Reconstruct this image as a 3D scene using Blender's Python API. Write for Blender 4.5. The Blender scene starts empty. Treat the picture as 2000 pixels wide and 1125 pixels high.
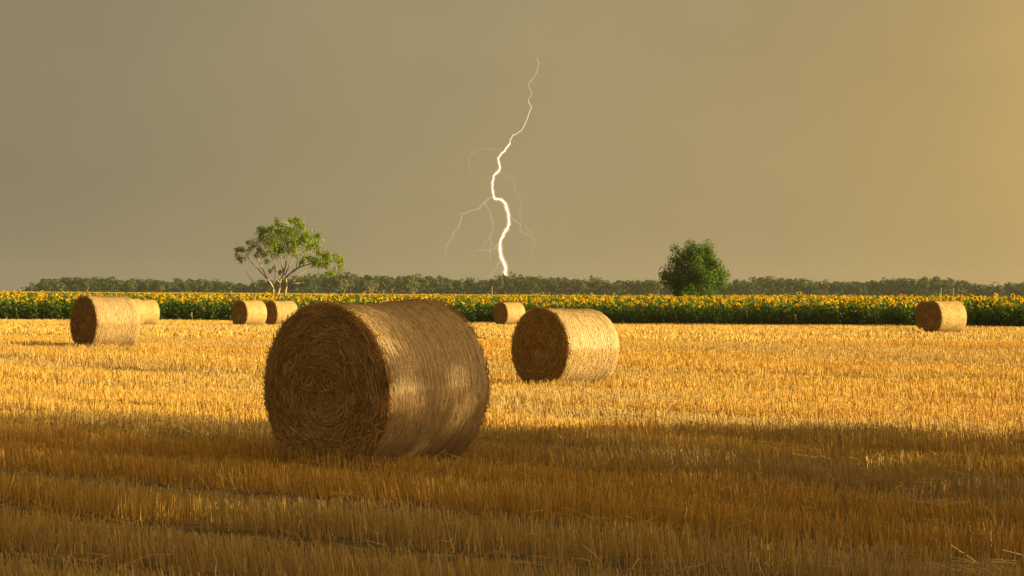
import bpy, math, random
import numpy as np
from mathutils import Vector, Matrix

random.seed(7)
rng = np.random.default_rng(11)
scene = bpy.context.scene
col = scene.collection

# ------------------------------------------------------------------ camera
FPX = 2000 * 100 / 36.0            # focal length in photograph pixels (100 mm lens)
EYE = 1.6
PITCH = (574 - 562.5) / FPX
ROLL = 0.0065
cam_d = bpy.data.cameras.new('camera')
cam_d.lens = 100
cam_d.sensor_width = 36
cam_d.clip_start = 0.1
cam_d.clip_end = 20000
cam = bpy.data.objects.new('camera', cam_d)
col.objects.link(cam)
FW = Vector((0, math.cos(PITCH), math.sin(PITCH)))
R0 = Vector((1, 0, 0))
U0 = R0.cross(FW)
RT = R0 * math.cos(ROLL) + U0 * math.sin(ROLL)
UP = RT.cross(FW)
m = Matrix((RT, UP, -FW)).transposed().to_4x4()
m.translation = (0, 0, EYE)
cam.matrix_world = m
scene.camera = cam

# ------------------------------------------------------------------ light
SUN_EL = math.radians(14)
SUN_AZ = math.radians(100.5)        # clockwise from +Y (view direction)
S = Vector((math.sin(SUN_AZ) * math.cos(SUN_EL), math.cos(SUN_AZ) * math.cos(SUN_EL), math.sin(SUN_EL)))
sun_d = bpy.data.lights.new('sun', 'SUN')
sun_d.energy = 5.0
sun_d.angle = math.radians(0.55)
sun_d.color = (1.0, 0.80, 0.40)
sun = bpy.data.objects.new('sun', sun_d)
sun.rotation_euler = S.to_track_quat('Z', 'Y').to_euler()
col.objects.link(sun)

world = bpy.data.worlds.new('World')
scene.world = world
world.use_nodes = True
wn = world.node_tree
wn.nodes.clear()


def N(nt, kind, **kw):
    n = nt.nodes.new(kind)
    for k, v in kw.items():
        setattr(n, k, v)
    return n


def srgb(r, g, b):
    f = lambda c: c / 12.92 if c <= 0.04045 else ((c + 0.055) / 1.055) ** 2.4
    return (f(r / 255), f(g / 255), f(b / 255), 1)


w_out = N(wn, 'ShaderNodeOutputWorld')
sky = N(wn, 'ShaderNodeTexSky', sky_type='NISHITA', sun_disc=False)
sky.sun_elevation = SUN_EL
sky.sun_rotation = SUN_AZ
sky.dust_density = 3
bg_sky = N(wn, 'ShaderNodeBackground')
bg_sky.inputs['Strength'].default_value = 0.05
EXPO = 1.3
wn.links.new(sky.outputs[0], bg_sky.inputs[0])
tc = N(wn, 'ShaderNodeTexCoord')
nrm = N(wn, 'ShaderNodeVectorMath', operation='NORMALIZE')
wn.links.new(tc.outputs['Generated'], nrm.inputs[0])
# storm cloud curtain: brighter towards the clear, sunlit west
dot = N(wn, 'ShaderNodeVectorMath', operation='DOT_PRODUCT')
wn.links.new(nrm.outputs[0], dot.inputs[0])
dot.inputs[1].default_value = (math.sin(SUN_AZ), math.cos(SUN_AZ), 0)
noi = N(wn, 'ShaderNodeTexNoise')
noi.inputs['Scale'].default_value = 5
noi.inputs['Detail'].default_value = 5
nmap = N(wn, 'ShaderNodeMapping')
nmap.inputs['Scale'].default_value = (1, 1, 2.2)
wn.links.new(nrm.outputs[0], nmap.inputs[0])
wn.links.new(nmap.outputs[0], noi.inputs['Vector'])
nsc = N(wn, 'ShaderNodeMath', operation='MULTIPLY_ADD')
wn.links.new(noi.outputs[0], nsc.inputs[0])
nsc.inputs[1].default_value = 0.10
nsc.inputs[2].default_value = -0.05
add = N(wn, 'ShaderNodeMath', operation='ADD')
wn.links.new(dot.outputs['Value'], add.inputs[0])
wn.links.new(nsc.outputs[0], add.inputs[1])
mr = N(wn, 'ShaderNodeMapRange')
mr.inputs['From Min'].default_value = -1
mr.inputs['From Max'].default_value = 1
wn.links.new(add.outputs[0], mr.inputs['Value'])
ramp = N(wn, 'ShaderNodeValToRGB')
wn.links.new(mr.outputs[0], ramp.inputs[0])


def set_ramp(node, stops):
    cr = node.color_ramp
    while len(cr.elements) > 1:
        cr.elements.remove(cr.elements[-1])
    cr.elements[0].position = stops[0][0]
    cr.elements[0].color = stops[0][1]
    for p, c in stops[1:]:
        e = cr.elements.new(p)
        e.color = c


D2P = lambda d: (d + 1) / 2
set_ramp(ramp, [
    (0.0, srgb(120, 111, 88)),
    (D2P(-0.37), srgb(141, 130, 102)),
    (D2P(-0.19), srgb(163, 146, 106)),
    (D2P(-0.085), srgb(172, 150, 105)),
    (D2P(-0.03), srgb(182, 155, 102)),
    (D2P(0.01), srgb(198, 166, 104)),
    (D2P(0.12), srgb(214, 178, 110)),
    (D2P(0.5), (1.15, 0.82, 0.40, 1)),
    (1.0, (2.0, 1.5, 0.8, 1))])
# the curtain is a little darker higher up
sepw = N(wn, 'ShaderNodeSeparateXYZ')
wn.links.new(nrm.outputs[0], sepw.inputs[0])
el = N(wn, 'ShaderNodeMapRange')
el.inputs['From Min'].default_value = 0.0
el.inputs['From Max'].default_value = 0.5
el.inputs['To Min'].default_value = 1.03
el.inputs['To Max'].default_value = 0.75
wn.links.new(sepw.outputs[2], el.inputs['Value'])
vm = N(wn, 'ShaderNodeVectorMath', operation='SCALE')
wn.links.new(ramp.outputs[0], vm.inputs[0])
wn.links.new(el.outputs[0], vm.inputs['Scale'])
noi2 = N(wn, 'ShaderNodeTexNoise')
noi2.inputs['Scale'].default_value = 9
noi2.inputs['Detail'].default_value = 6
nmap2 = N(wn, 'ShaderNodeMapping')
nmap2.inputs['Scale'].default_value = (1, 1, 1.6)
nmap2.inputs['Rotation'].default_value = (0.3, 0.2, 0.5)
wn.links.new(nrm.outputs[0], nmap2.inputs[0])
wn.links.new(nmap2.outputs[0], noi2.inputs['Vector'])
cl = N(wn, 'ShaderNodeMapRange')
cl.inputs['From Min'].default_value = 0.3
cl.inputs['From Max'].default_value = 0.7
cl.inputs['To Min'].default_value = 0.95
cl.inputs['To Max'].default_value = 1.05
wn.links.new(noi2.outputs[0], cl.inputs['Value'])
clm = N(wn, 'ShaderNodeMath', operation='MULTIPLY')
wn.links.new(el.outputs[0], clm.inputs[0])
wn.links.new(cl.outputs[0], clm.inputs[1])
wn.links.new(clm.outputs[0], vm.inputs['Scale'])
bg_cl = N(wn, 'ShaderNodeBackground')
bg_cl.inputs['Strength'].default_value = 2 ** -EXPO
wn.links.new(vm.outputs[0], bg_cl.inputs[0])
mix = N(wn, 'ShaderNodeMixShader')
mix.inputs[0].default_value = 0.96
wn.links.new(bg_sky.outputs[0], mix.inputs[1])
wn.links.new(bg_cl.outputs[0], mix.inputs[2])
wn.links.new(mix.outputs[0], w_out.inputs[0])

scene.view_settings.view_transform = 'Standard'
scene.view_settings.look = 'None'
scene.view_settings.exposure = 1.3
scene.view_settings.gamma = 1.0
scene.view_settings.use_curve_mapping = False
scene.render.engine = 'CYCLES'
scene.cycles.use_denoising = True
scene.cycles.max_bounces = 6
scene.cycles.diffuse_bounces = 3
scene.cycles.glossy_bounces = 2
scene.cycles.transmission_bounces = 4
scene.cycles.transparent_max_bounces = 8
scene.cycles.volume_bounces = 0
scene.cycles.caustics_reflective = False
scene.cycles.caustics_refractive = False

# ------------------------------------------------------------------ helpers


def sstep(a, b, x):
    t = np.clip((np.asarray(x, float) - a) / (b - a), 0, 1)
    return t * t * (3 - 2 * t)


def tz(x, y):
    """terrain height: a flat field that dips gently towards the sunflowers and rises to the wood"""
    x = np.asarray(x, float)
    y = np.asarray(y, float)
    z = -0.40 * sstep(105, 190, y) * (1 - 0.75 * sstep(0, 28, x) * sstep(900, 260, y)) + 1.5 * sstep(230, 1450, y)
    z = z - 0.10 * np.exp(-((x - 2) ** 2 + (y - 56) ** 2) / 15 ** 2)
    return z


_tab = rng.random((256, 256))


def vnoise(x, y, s=0):
    x = np.asarray(x, float) + s * 17.31
    y = np.asarray(y, float) + s * 41.77
    xi = np.floor(x).astype(int)
    yi = np.floor(y).astype(int)
    fx = x - xi
    fy = y - yi
    fx = fx * fx * (3 - 2 * fx)
    fy = fy * fy * (3 - 2 * fy)
    t = lambda a, b: _tab[a & 255, b & 255]
    return (t(xi, yi) * (1 - fx) + t(xi + 1, yi) * fx) * (1 - fy) + (t(xi, yi + 1) * (1 - fx) + t(xi + 1, yi + 1) * fx) * fy


def fbm(x, y, s=0, o=4):
    r = 0
    a = 0.5
    for i in range(o):
        r = r + a * vnoise(x * 2 ** i, y * 2 ** i, s + i)
        a *= 0.5
    return r / (1 - 0.5 ** o)


def ray(px, py):
    d = FW + RT * ((px - 1000) / FPX) - UP * ((py - 562.5) / FPX)
    return d


def on_ground(px, py):
    d = ray(px, py)
    t0, t1 = 5.0, 5.0
    while t1 < 3000:
        t1 += 0.25
        p = d * t1
        if EYE + p.z < float(tz(p.x, p.y)):
            break
    p = d * t1
    return Vector((p.x, p.y, float(tz(p.x, p.y))))


def at_depth(px, py, depth):
    d = ray(px, py)
    t = depth / d.y
    return Vector((d.x * t, depth, EYE + d.z * t))


class MB:
    """collects vertices, faces and vertex colours; build() links ONE mesh object"""

    def __init__(self):
        self.v, self.f, self.c, self.n = [], [], [], 0

    def add(self, v, faces, c=None):
        v = np.asarray(v, float).reshape(-1, 3)
        for f in (faces if isinstance(faces, list) else [faces]):
            self.f.append(np.asarray(f, int) + self.n)
        self.v.append(v)
        if c is None:
            c = np.full((len(v), 3), 0.5)
        c = np.asarray(c, float)
        if c.ndim == 1:
            c = np.tile(c, (len(v), 1))
        self.c.append(c)
        self.n += len(v)

    def mesh(self, name, mat, smooth=False):
        me = bpy.data.meshes.new(name)
        V = np.concatenate(self.v).astype(np.float32)
        C = np.concatenate(self.c).astype(np.float32)
        me.vertices.add(len(V))
        me.vertices.foreach_set('co', V.ravel())
        loops = np.concatenate([f.ravel() for f in self.f]).astype(np.int32)
        tot = np.concatenate([np.full(len(f), f.shape[1], np.int32) for f in self.f])
        start = np.concatenate([[0], np.cumsum(tot)[:-1]]).astype(np.int32)
        me.loops.add(len(loops))
        me.loops.foreach_set('vertex_index', loops)
        me.polygons.add(len(tot))
        me.polygons.foreach_set('loop_start', start)
        me.polygons.foreach_set('loop_total', tot)
        me.polygons.foreach_set('use_smooth', np.full(len(tot), smooth))
        a = me.color_attributes.new('tint', 'FLOAT_COLOR', 'POINT')
        a.data.foreach_set('color', np.concatenate([C, np.ones((len(C), 1), np.float32)], 1).ravel())
        me.materials.append(mat)
        me.update(calc_edges=True)
        return me

    def build(self, name, mat, parent=None, smooth=False):
        o = bpy.data.objects.new(name, self.mesh(name, mat, smooth))
        col.objects.link(o)
        if parent:
            o.parent = parent
        return o


def tag(o, label=None, cat=None, group=None, kind=None):
    if label:
        o['label'] = label
    if cat:
        o['category'] = cat
    if group:
        o['group'] = group
    if kind:
        o['kind'] = kind
    return o


def empty(name, loc=(0, 0, 0), rz=0.0, scale=1.0):
    o = bpy.data.objects.new(name, None)
    o.empty_display_size = 0.2
    o.location = loc
    o.rotation_euler = (0, 0, rz)
    o.scale = (scale,) * 3
    col.objects.link(o)
    return o


def copy_tree(o, parent=None):
    c = o.copy()
    col.objects.link(c)
    c.parent = parent
    for ch in list(o.children):
        copy_tree(ch, c)
    return c


def unit(a):
    return a / np.maximum(np.linalg.norm(a, axis=-1, keepdims=True), 1e-9)


def tube(mb, pts, radii, sides=6, c=(0.5, 0.5, 0.5), cap=True):
    pts = np.asarray(pts, float)
    n = len(pts)
    radii = np.broadcast_to(np.asarray(radii, float), (n,))
    t = unit(np.gradient(pts, axis=0))
    ref = np.array([0.31, 0.17, 0.93])
    if abs(np.dot(unit(pts[-1] - pts[0]), ref)) > 0.9:
        ref = np.array([1.0, 0.2, 0.1])
    a = unit(np.cross(t, ref))
    b = np.cross(t, a)
    ang = np.arange(sides) * 2 * math.pi / sides
    ring = a[:, None] * np.cos(ang)[None, :, None] + b[:, None] * np.sin(ang)[None, :, None]
    v = (pts[:, None] + ring * radii[:, None, None]).reshape(-1, 3)
    i = np.arange(n - 1)[:, None] * sides
    j = np.arange(sides)[None]
    k = (j + 1) % sides
    q = np.stack([i + j, i + k, i + sides + k, i + sides + j], -1).reshape(-1, 4)
    fs = [q]
    if cap:
        fs.append(np.arange(sides)[None] + (n - 1) * sides)
        fs.append(np.arange(sides)[None, ::-1])
    mb.add(v, fs, c)


def ribbons(mb, P, T, Nn, length, width, c, drop=0.0):
    """flat two-segment straws: centre P, direction T, facing Nn; drop lowers both ends along -Nn"""
    n = len(P)
    W = unit(np.cross(T, Nn))
    L = np.broadcast_to(np.asarray(length, float), (n,))[:, None]
    w = np.broadcast_to(np.asarray(width, float), (n,))[:, None] * 0.5
    dr = np.broadcast_to(np.asarray(drop, float), (n,))[:, None]
    a = P - T * L / 2 - Nn * dr
    b = P + T * L / 2 - Nn * dr
    v = np.stack([a - W * w, a + W * w, P - W * w, P + W * w, b - W * w * 0.6, b + W * w * 0.6], 1)
    base = np.arange(n)[:, None] * 6
    q = np.concatenate([base + np.array([0, 1, 3, 2]), base + np.array([2, 3, 5, 4])])
    mb.add(v.reshape(-1, 3), q, np.repeat(c, 6, 0))


def leaf_quads(mb, P, size, c, up=0.0, aspect=0.6, nor=None, jit=0.6):
    """small pointed leaves at P with random facing, or facing roughly along nor"""
    n = len(P)
    if nor is None:
        T = rng.normal(size=(n, 3))
        T[:, 2] -= up
        T = unit(T)
        Nn = unit(np.cross(T, rng.normal(size=(n, 3))))
    else:
        Nn = unit(unit(nor) + rng.normal(size=(n, 3)) * jit)
        T = unit(np.cross(Nn, rng.normal(size=(n, 3))))
    W = np.cross(T, Nn)
    s = np.broadcast_to(np.asarray(size, float), (n,))[:, None]
    v = np.stack([P - T * s * 0.5, P + W * s * aspect * 0.5 - Nn * s * 0.08, P + T * s * 0.5, P - W * s * aspect * 0.5 - Nn * s * 0.08], 1)
    q = np.arange(n)[:, None] * 4 + np.arange(4)
    mb.add(v.reshape(-1, 3), q, np.repeat(c, 4, 0))


# ------------------------------------------------------------------ materials


def mat_tint(name, rough=0.85, trans=0.0, noise=0.0, nscale=40.0, spec=0.2, gain=(1, 1, 1)):
    """colour from the vertex tint, a little noise, optional light passing through"""
    mt = bpy.data.materials.new(name)
    mt.use_nodes = True
    nt = mt.node_tree
    nt.nodes.clear()
    out = N(nt, 'ShaderNodeOutputMaterial')
    p = N(nt, 'ShaderNodeBsdfPrincipled')
    p.inputs['Roughness'].default_value = rough
    p.inputs['Specular IOR Level'].default_value = spec
    at = N(nt, 'ShaderNodeAttribute', attribute_name='tint')
    src = at.outputs['Color']
    if noise:
        no = N(nt, 'ShaderNodeTexNoise')
        no.inputs['Scale'].default_value = nscale
        no.inputs['Detail'].default_value = 4
        t = N(nt, 'ShaderNodeTexCoord')
        nt.links.new(t.outputs['Object'], no.inputs['Vector'])
        r = N(nt, 'ShaderNodeMapRange')
        r.inputs['From Min'].default_value = 0.3
        r.inputs['From Max'].default_value = 0.7
        r.inputs['To Min'].default_value = 1 - noise
        r.inputs['To Max'].default_value = 1 + noise
        nt.links.new(no.outputs[0], r.inputs['Value'])
        sc = N(nt, 'ShaderNodeVectorMath', operation='SCALE')
        nt.links.new(src, sc.inputs[0])
        nt.links.new(r.outputs[0], sc.inputs['Scale'])
        src = sc.outputs[0]
    g = N(nt, 'ShaderNodeVectorMath', operation='MULTIPLY')
    nt.links.new(src, g.inputs[0])
    g.inputs[1].default_value = gain
    src = g.outputs[0]
    nt.links.new(src, p.inputs['Base Color'])
    if trans:
        tr = N(nt, 'ShaderNodeBsdfTranslucent')
        nt.links.new(src, tr.inputs['Color'])
        mx = N(nt, 'ShaderNodeMixShader')
        mx.inputs[0].default_value = trans
        nt.links.new(p.outputs[0], mx.inputs[1])
        nt.links.new(tr.outputs[0], mx.inputs[2])
        nt.links.new(mx.outputs[0], out.inputs[0])
    else:
        nt.links.new(p.outputs[0], out.inputs[0])
    return mt


def mat_noise(name, stops, scale=3.0, rough=0.9, bump=0.0, stretch=(1, 1, 1)):
    mt = bpy.data.materials.new(name)
    mt.use_nodes = True
    nt = mt.node_tree
    p = nt.nodes['Principled BSDF']
    p.inputs['Roughness'].default_value = rough
    p.inputs['Specular IOR Level'].default_value = 0.15
    t = N(nt, 'ShaderNodeTexCoord')
    mp = N(nt, 'ShaderNodeMapping')
    mp.inputs['Scale'].default_value = stretch
    nt.links.new(t.outputs['Object'], mp.inputs[0])
    no = N(nt, 'ShaderNodeTexNoise')
    no.inputs['Scale'].default_value = scale
    no.inputs['Detail'].default_value = 8
    no.inputs['Roughness'].default_value = 0.65
    nt.links.new(mp.outputs[0], no.inputs['Vector'])
    r = N(nt, 'ShaderNodeValToRGB')
    set_ramp(r, stops)
    nt.links.new(no.outputs[0], r.inputs[0])
    nt.links.new(r.outputs[0], p.inputs['Base Color'])
    if bump:
        b = N(nt, 'ShaderNodeBump')
        b.inputs['Strength'].default_value = bump
        b.inputs['Distance'].default_value = 0.03
        nt.links.new(no.outputs[0], b.inputs['Height'])
        nt.links.new(b.outputs[0], p.inputs['Normal'])
    return mt


def mat_emit(name, colour, strength):
    mt = bpy.data.materials.new(name)
    mt.use_nodes = True
    nt = mt.node_tree
    nt.nodes.clear()
    out = N(nt, 'ShaderNodeOutputMaterial')
    e = N(nt, 'ShaderNodeEmission')
    e.inputs[0].default_value = colour
    e.inputs[1].default_value = strength
    nt.links.new(e.outputs[0], out.inputs[0])
    mt.cycles.emission_sampling = 'NONE'
    return mt


M = {}
M['soil'] = mat_noise('stubble_soil', [(0.3, (0.06, 0.038, 0.015, 1)), (0.5, (0.14, 0.088, 0.03, 1)), (0.7, (0.26, 0.165, 0.055, 1))], 2.5, 0.95, 0.6)
M['gold'] = mat_noise('far_stubble', [(0.3, (0.42, 0.25, 0.07, 1)), (0.7, (0.55, 0.35, 0.11, 1))], 0.05, 0.95)
M['stubble'] = mat_tint('stubble_straw', 0.65, 0.2, 0, spec=0.25)
M['straw'] = mat_tint('bale_straw', 0.75, 0.0, 0.25, 25, spec=0.2)
M['strand'] = mat_tint('loose_straw', 0.6, 0.08, 0, spec=0.3)
M['net'] = mat_tint('net_string', 0.5, 0.0, 0, spec=0.4)
M['leaf'] = mat_tint('leaves', 0.6, 0.3, 0, spec=0.12)
M['bark'] = mat_tint('bark', 0.9, 0, 0.3, 8, spec=0.1)
M['petal'] = mat_tint('petals', 0.6, 0.5, 0, spec=0.2)
M['disc'] = mat_tint('seed_disc', 0.9, 0, 0.2, 60, spec=0.1)
M['wood'] = mat_tint('wood_foliage', 0.8, 0.2, 0, spec=0.1)
M['post'] = mat_tint('weathered_post', 0.85, 0, 0.2, 6, spec=0.1)

# ------------------------------------------------------------------ ground


def nonuni(a, b, n, p):
    t = np.linspace(0, 1, n)
    return a + (b - a) * t ** p


ys = np.concatenate([np.linspace(-400, -20, 8), np.linspace(0, 260, 90), nonuni(270, 1600, 50, 1.3), nonuni(1700, 9000, 14, 1.6)])
xh = nonuni(0, 4500, 45, 2.6)
xs = np.concatenate([-xh[:0:-1], xh])
gx, gy = np.meshgrid(xs, ys)
gz = tz(gx, gy)
mb = MB()
ny, nx = gx.shape
i = np.arange(ny - 1)[:, None] * nx
j = np.arange(nx - 1)[None]
mb.add(np.stack([gx, gy, gz], -1), np.stack([i + j, i + j + 1, i + nx + j + 1, i + nx + j], -1).reshape(-1, 4))
ground = mb.build('ground', M['soil'], smooth=True)
tag(ground, kind='structure')

# far pale stubble field between the sunflowers and the wood
mb = MB()
ys2 = nonuni(405, 1405, 40, 1.2)
xs2 = np.linspace(-900, 900, 61)
gx, gy = np.meshgrid(xs2, ys2)
gz = tz(gx, gy) + 0.15 + 0.05 * vnoise(gx / 30, gy / 30)
ny, nx = gx.shape
i = np.arange(ny - 1)[:, None] * nx
j = np.arange(nx - 1)[None]
mb.add(np.stack([gx, gy, gz], -1), np.stack([i + j, i + j + 1, i + nx + j + 1, i + nx + j], -1).reshape(-1, 4))
tag(mb.build('far_field', M['gold'], smooth=True), kind='structure')

# ------------------------------------------------------------------ stubble
EDGE_L = on_ground(0, 625)
EDGE_R = on_ground(2000, 641)
EDIR = (EDGE_R - EDGE_L).normalized()
print('sunflower edge', EDGE_L, EDGE_R)


EDGE = [on_ground(px, py) for px, py in ((0, 625), (330, 627), (660, 629.3), (1000, 631.6), (1300, 634.3), (1700, 638), (2000, 641))]
EDGE.insert(0, EDGE[0] * 2 - EDGE[1] * 1)
EDGE.append(EDGE[-1] * 2 - EDGE[-2] * 1)
_ex = np.array([p.x for p in EDGE])
_ey = np.array([p.y for p in EDGE])
_es = np.concatenate([[0], np.cumsum(np.hypot(np.diff(_ex), np.diff(_ey)))])


def edge_y(x):
    return np.interp(np.asarray(x, float), _ex, _ey)


ROWU = np.array([0.755, 0.656])      # across the drill rows
STRAW = np.array([0.68, 0.425, 0.088])


def wedge(n, d0, d1):
    d = np.sqrt(rng.random(n) * (d1 * d1 - d0 * d0) + d0 * d0)
    x = (d * 0.19 + 1.3) * (rng.random(n) * 2 - 1)
    return x, d


TRACKS = [(-24, .5), (-20.4, .5), (-13.5, .45), (-9.8, .35), (6.0, .6), (8.5, .55), (10.6, .6), (12.9, .65), (15.0, .65), (17.2, .6), (19.4, .6), (21.4, .6), (24.3, .7), (26.3, .5), (33, .6), (35, .6), (42, .7), (44.2, .7), (53, .8), (55, .8), (66, .9), (68, .9), (82, 1), (84.2, 1), (101, 1), (104, 1), (123, 1)]


def stub_field(x, y):
    """height factor and tint of the stubble: wheel tracks, thin spots, bleached spots"""
    u = x * ROWU[0] + y * ROWU[1]
    v = -x * ROWU[1] + y * ROWU[0]
    wob = (vnoise(v / 3.5, u / 9.0, 3) - 0.5) * 0.7
    tr = np.zeros_like(x)
    for k, (uc, hw) in enumerate(TRACKS):
        s = np.clip((hw - np.abs(u + wob - uc)) / (hw * 0.5), 0, 1)
        s = s * (0.35 + 0.65 * sstep(0.25, 0.5, vnoise(v / 5.0, np.full_like(v, k * 3.7), 5) + 0.12))
        tr = np.maximum(tr, s)
    n1 = 0.6 * fbm(u / 0.75, v / 4.5, 8, 3) + 0.4 * fbm(x / 1.2, y / 1.2, 9, 2)
    n2 = fbm(u / 2.2, v / 12.0, 21, 3)
    h = (0.36 + 1.28 * n1) * (1 - 0.95 * tr)
    keep = 1 - 0.95 * tr - 0.55 * sstep(0.60, 0.75, n1)
    return h, keep, n2, tr


def stems(mb, n, d0, d1, width, kind, rows=True):
    x, y = wedge(n, d0, d1)
    if rows:
        u = x * ROWU[0] + y * ROWU[1]
        un = np.round(u / 0.17) * 0.17 + rng.normal(0, 0.022, n)
        x = x + (un - u) * ROWU[0]
        y = y + (un - u) * ROWU[1]
    h, keep, n2, tr = stub_field(x, y)
    ok = (rng.random(n) < keep) & (y < edge_y(x) - 0.2)
    x, y, h, n2, tr = x[ok], y[ok], h[ok], n2[ok], tr[ok]
    n = len(x)
    hh = h * {3: 0.17, 2: 0.15, 1: 0.125}[kind] * (0.6 + 0.6 * rng.random(n))
    z = tz(x, y) - 0.01
    lean = rng.normal(0, 0.13, (n, 2))
    lean += (tr * 0.5)[:, None] * rng.normal(0, 1, (n, 2))
    lx = (vnoise(x / 2.2, y / 2.2, 31) - 0.5)
    lean[:, 0] -= lx * 0.35 + 0.03
    w = width * (0.6 + 0.8 * rng.random(n))
    c = STRAW * ((0.62, 0.74, 0.8)[3 - kind] + (0.6, 0.4, 0.3)[3 - kind] * rng.random(n))[:, None]
    pale = (sstep(0.52, 0.66, n2) * 0.45 + 0.15 * (rng.random(n) < 0.2))[:, None]
    c = c * (1 - pale) + pale * np.array([0.46, 0.34, 0.16])
    rust = sstep(0.52, 0.40, n2)[:, None] * 0.28
    c = c * (1 - rust) + rust * c * np.array([1.0, 0.82, 0.6])
    base = np.stack([x, y, z], -1)
    top = base + np.stack([lean[:, 0] * hh, lean[:, 1] * hh, hh], -1)
    yaw = rng.random(n) * 6.283
    ks = {3: 3, 2: 3, 1: 2}[kind]
    ang = {3: np.array([0, 2.094, 4.189]), 2: np.array([0, 1.9, 3.6]), 1: np.array([0, math.pi])}[kind]
    a = yaw[:, None] + ang[None]
    off = np.stack([np.cos(a), np.sin(a), np.zeros_like(a)], -1) * (w * 0.5)[:, None, None]
    v = np.concatenate([base[:, None] + off, top[:, None] + off * 0.75], 1)
    b = np.arange(n)[:, None] * (2 * ks)
    fl = []
    pairs = {3: [(0, 1), (1, 2), (2, 0)], 2: [(0, 1), (1, 2)], 1: [(0, 1)]}[kind]
    for p, q in pairs:
        fl.append(b + np.array([p, q, ks + q, ks + p]))
    cc = np.concatenate([np.repeat(c[:, None], ks, 1), np.repeat(c[:, None], ks, 1)], 1)
    mb.add(v.reshape(-1, 3), np.concatenate(fl), cc.reshape(-1, 3))


mb = MB()
stems(mb, 265000, 14, 45, 0.0056, 3)
stems(mb, 225000, 45, 95, 0.012, 2)
stems(mb, 290000, 95, 215, 0.020, 1, rows=False)
# cut straws lying on and among the stubble
n = 4500
x, y = wedge(n, 15, 60)
u = x * ROWU[0] + y * ROWU[1]
P = np.stack([x, y, tz(x, y) + 0.04 + 0.13 * rng.random(n)], -1)
a = rng.random(n) * 6.283
T = unit(np.stack([np.cos(a), np.sin(a), rng.normal(0, 0.25, n)], -1))
Nn = unit(np.cross(T, np.cross(np.array([0, -0.4, 1.0]), T)))
c = np.array([0.58, 0.40, 0.16]) * (0.6 + 0.6 * rng.random(n))[:, None]
ribbons(mb, P, T, Nn, 0.08 + 0.2 * rng.random(n), 0.006, c, 0.01 * rng.random(n))
stub = mb.build('stubble', M['stubble'])
tag(stub, 'golden cut wheat stubble covering the whole field', 'stubble', kind='stuff')

# ------------------------------------------------------------------ bales
BR = 0.75
BALE_C = np.array([0.45, 0.295, 0.105])


def bale_profile(x, th, seed):
    """radius of the bale at axial x (-0.75..0.75) and angle th"""
    t = (x + BR) / (2 * BR)
    r = BR * (1.0 - 0.018 * np.sin(math.pi * t) * np.sin(th).clip(0, 1) - 0.03 * np.abs(2 * t - 1) ** 12)
    r = r + 0.028 * (fbm(th * 1.1 + seed, x * 1.6 + 7, seed) - 0.5) * 2 - 0.022 * np.sin(th) * (th < 3.2) + 0.012 * np.abs(np.cos(th)) ** 3
    return r


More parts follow.
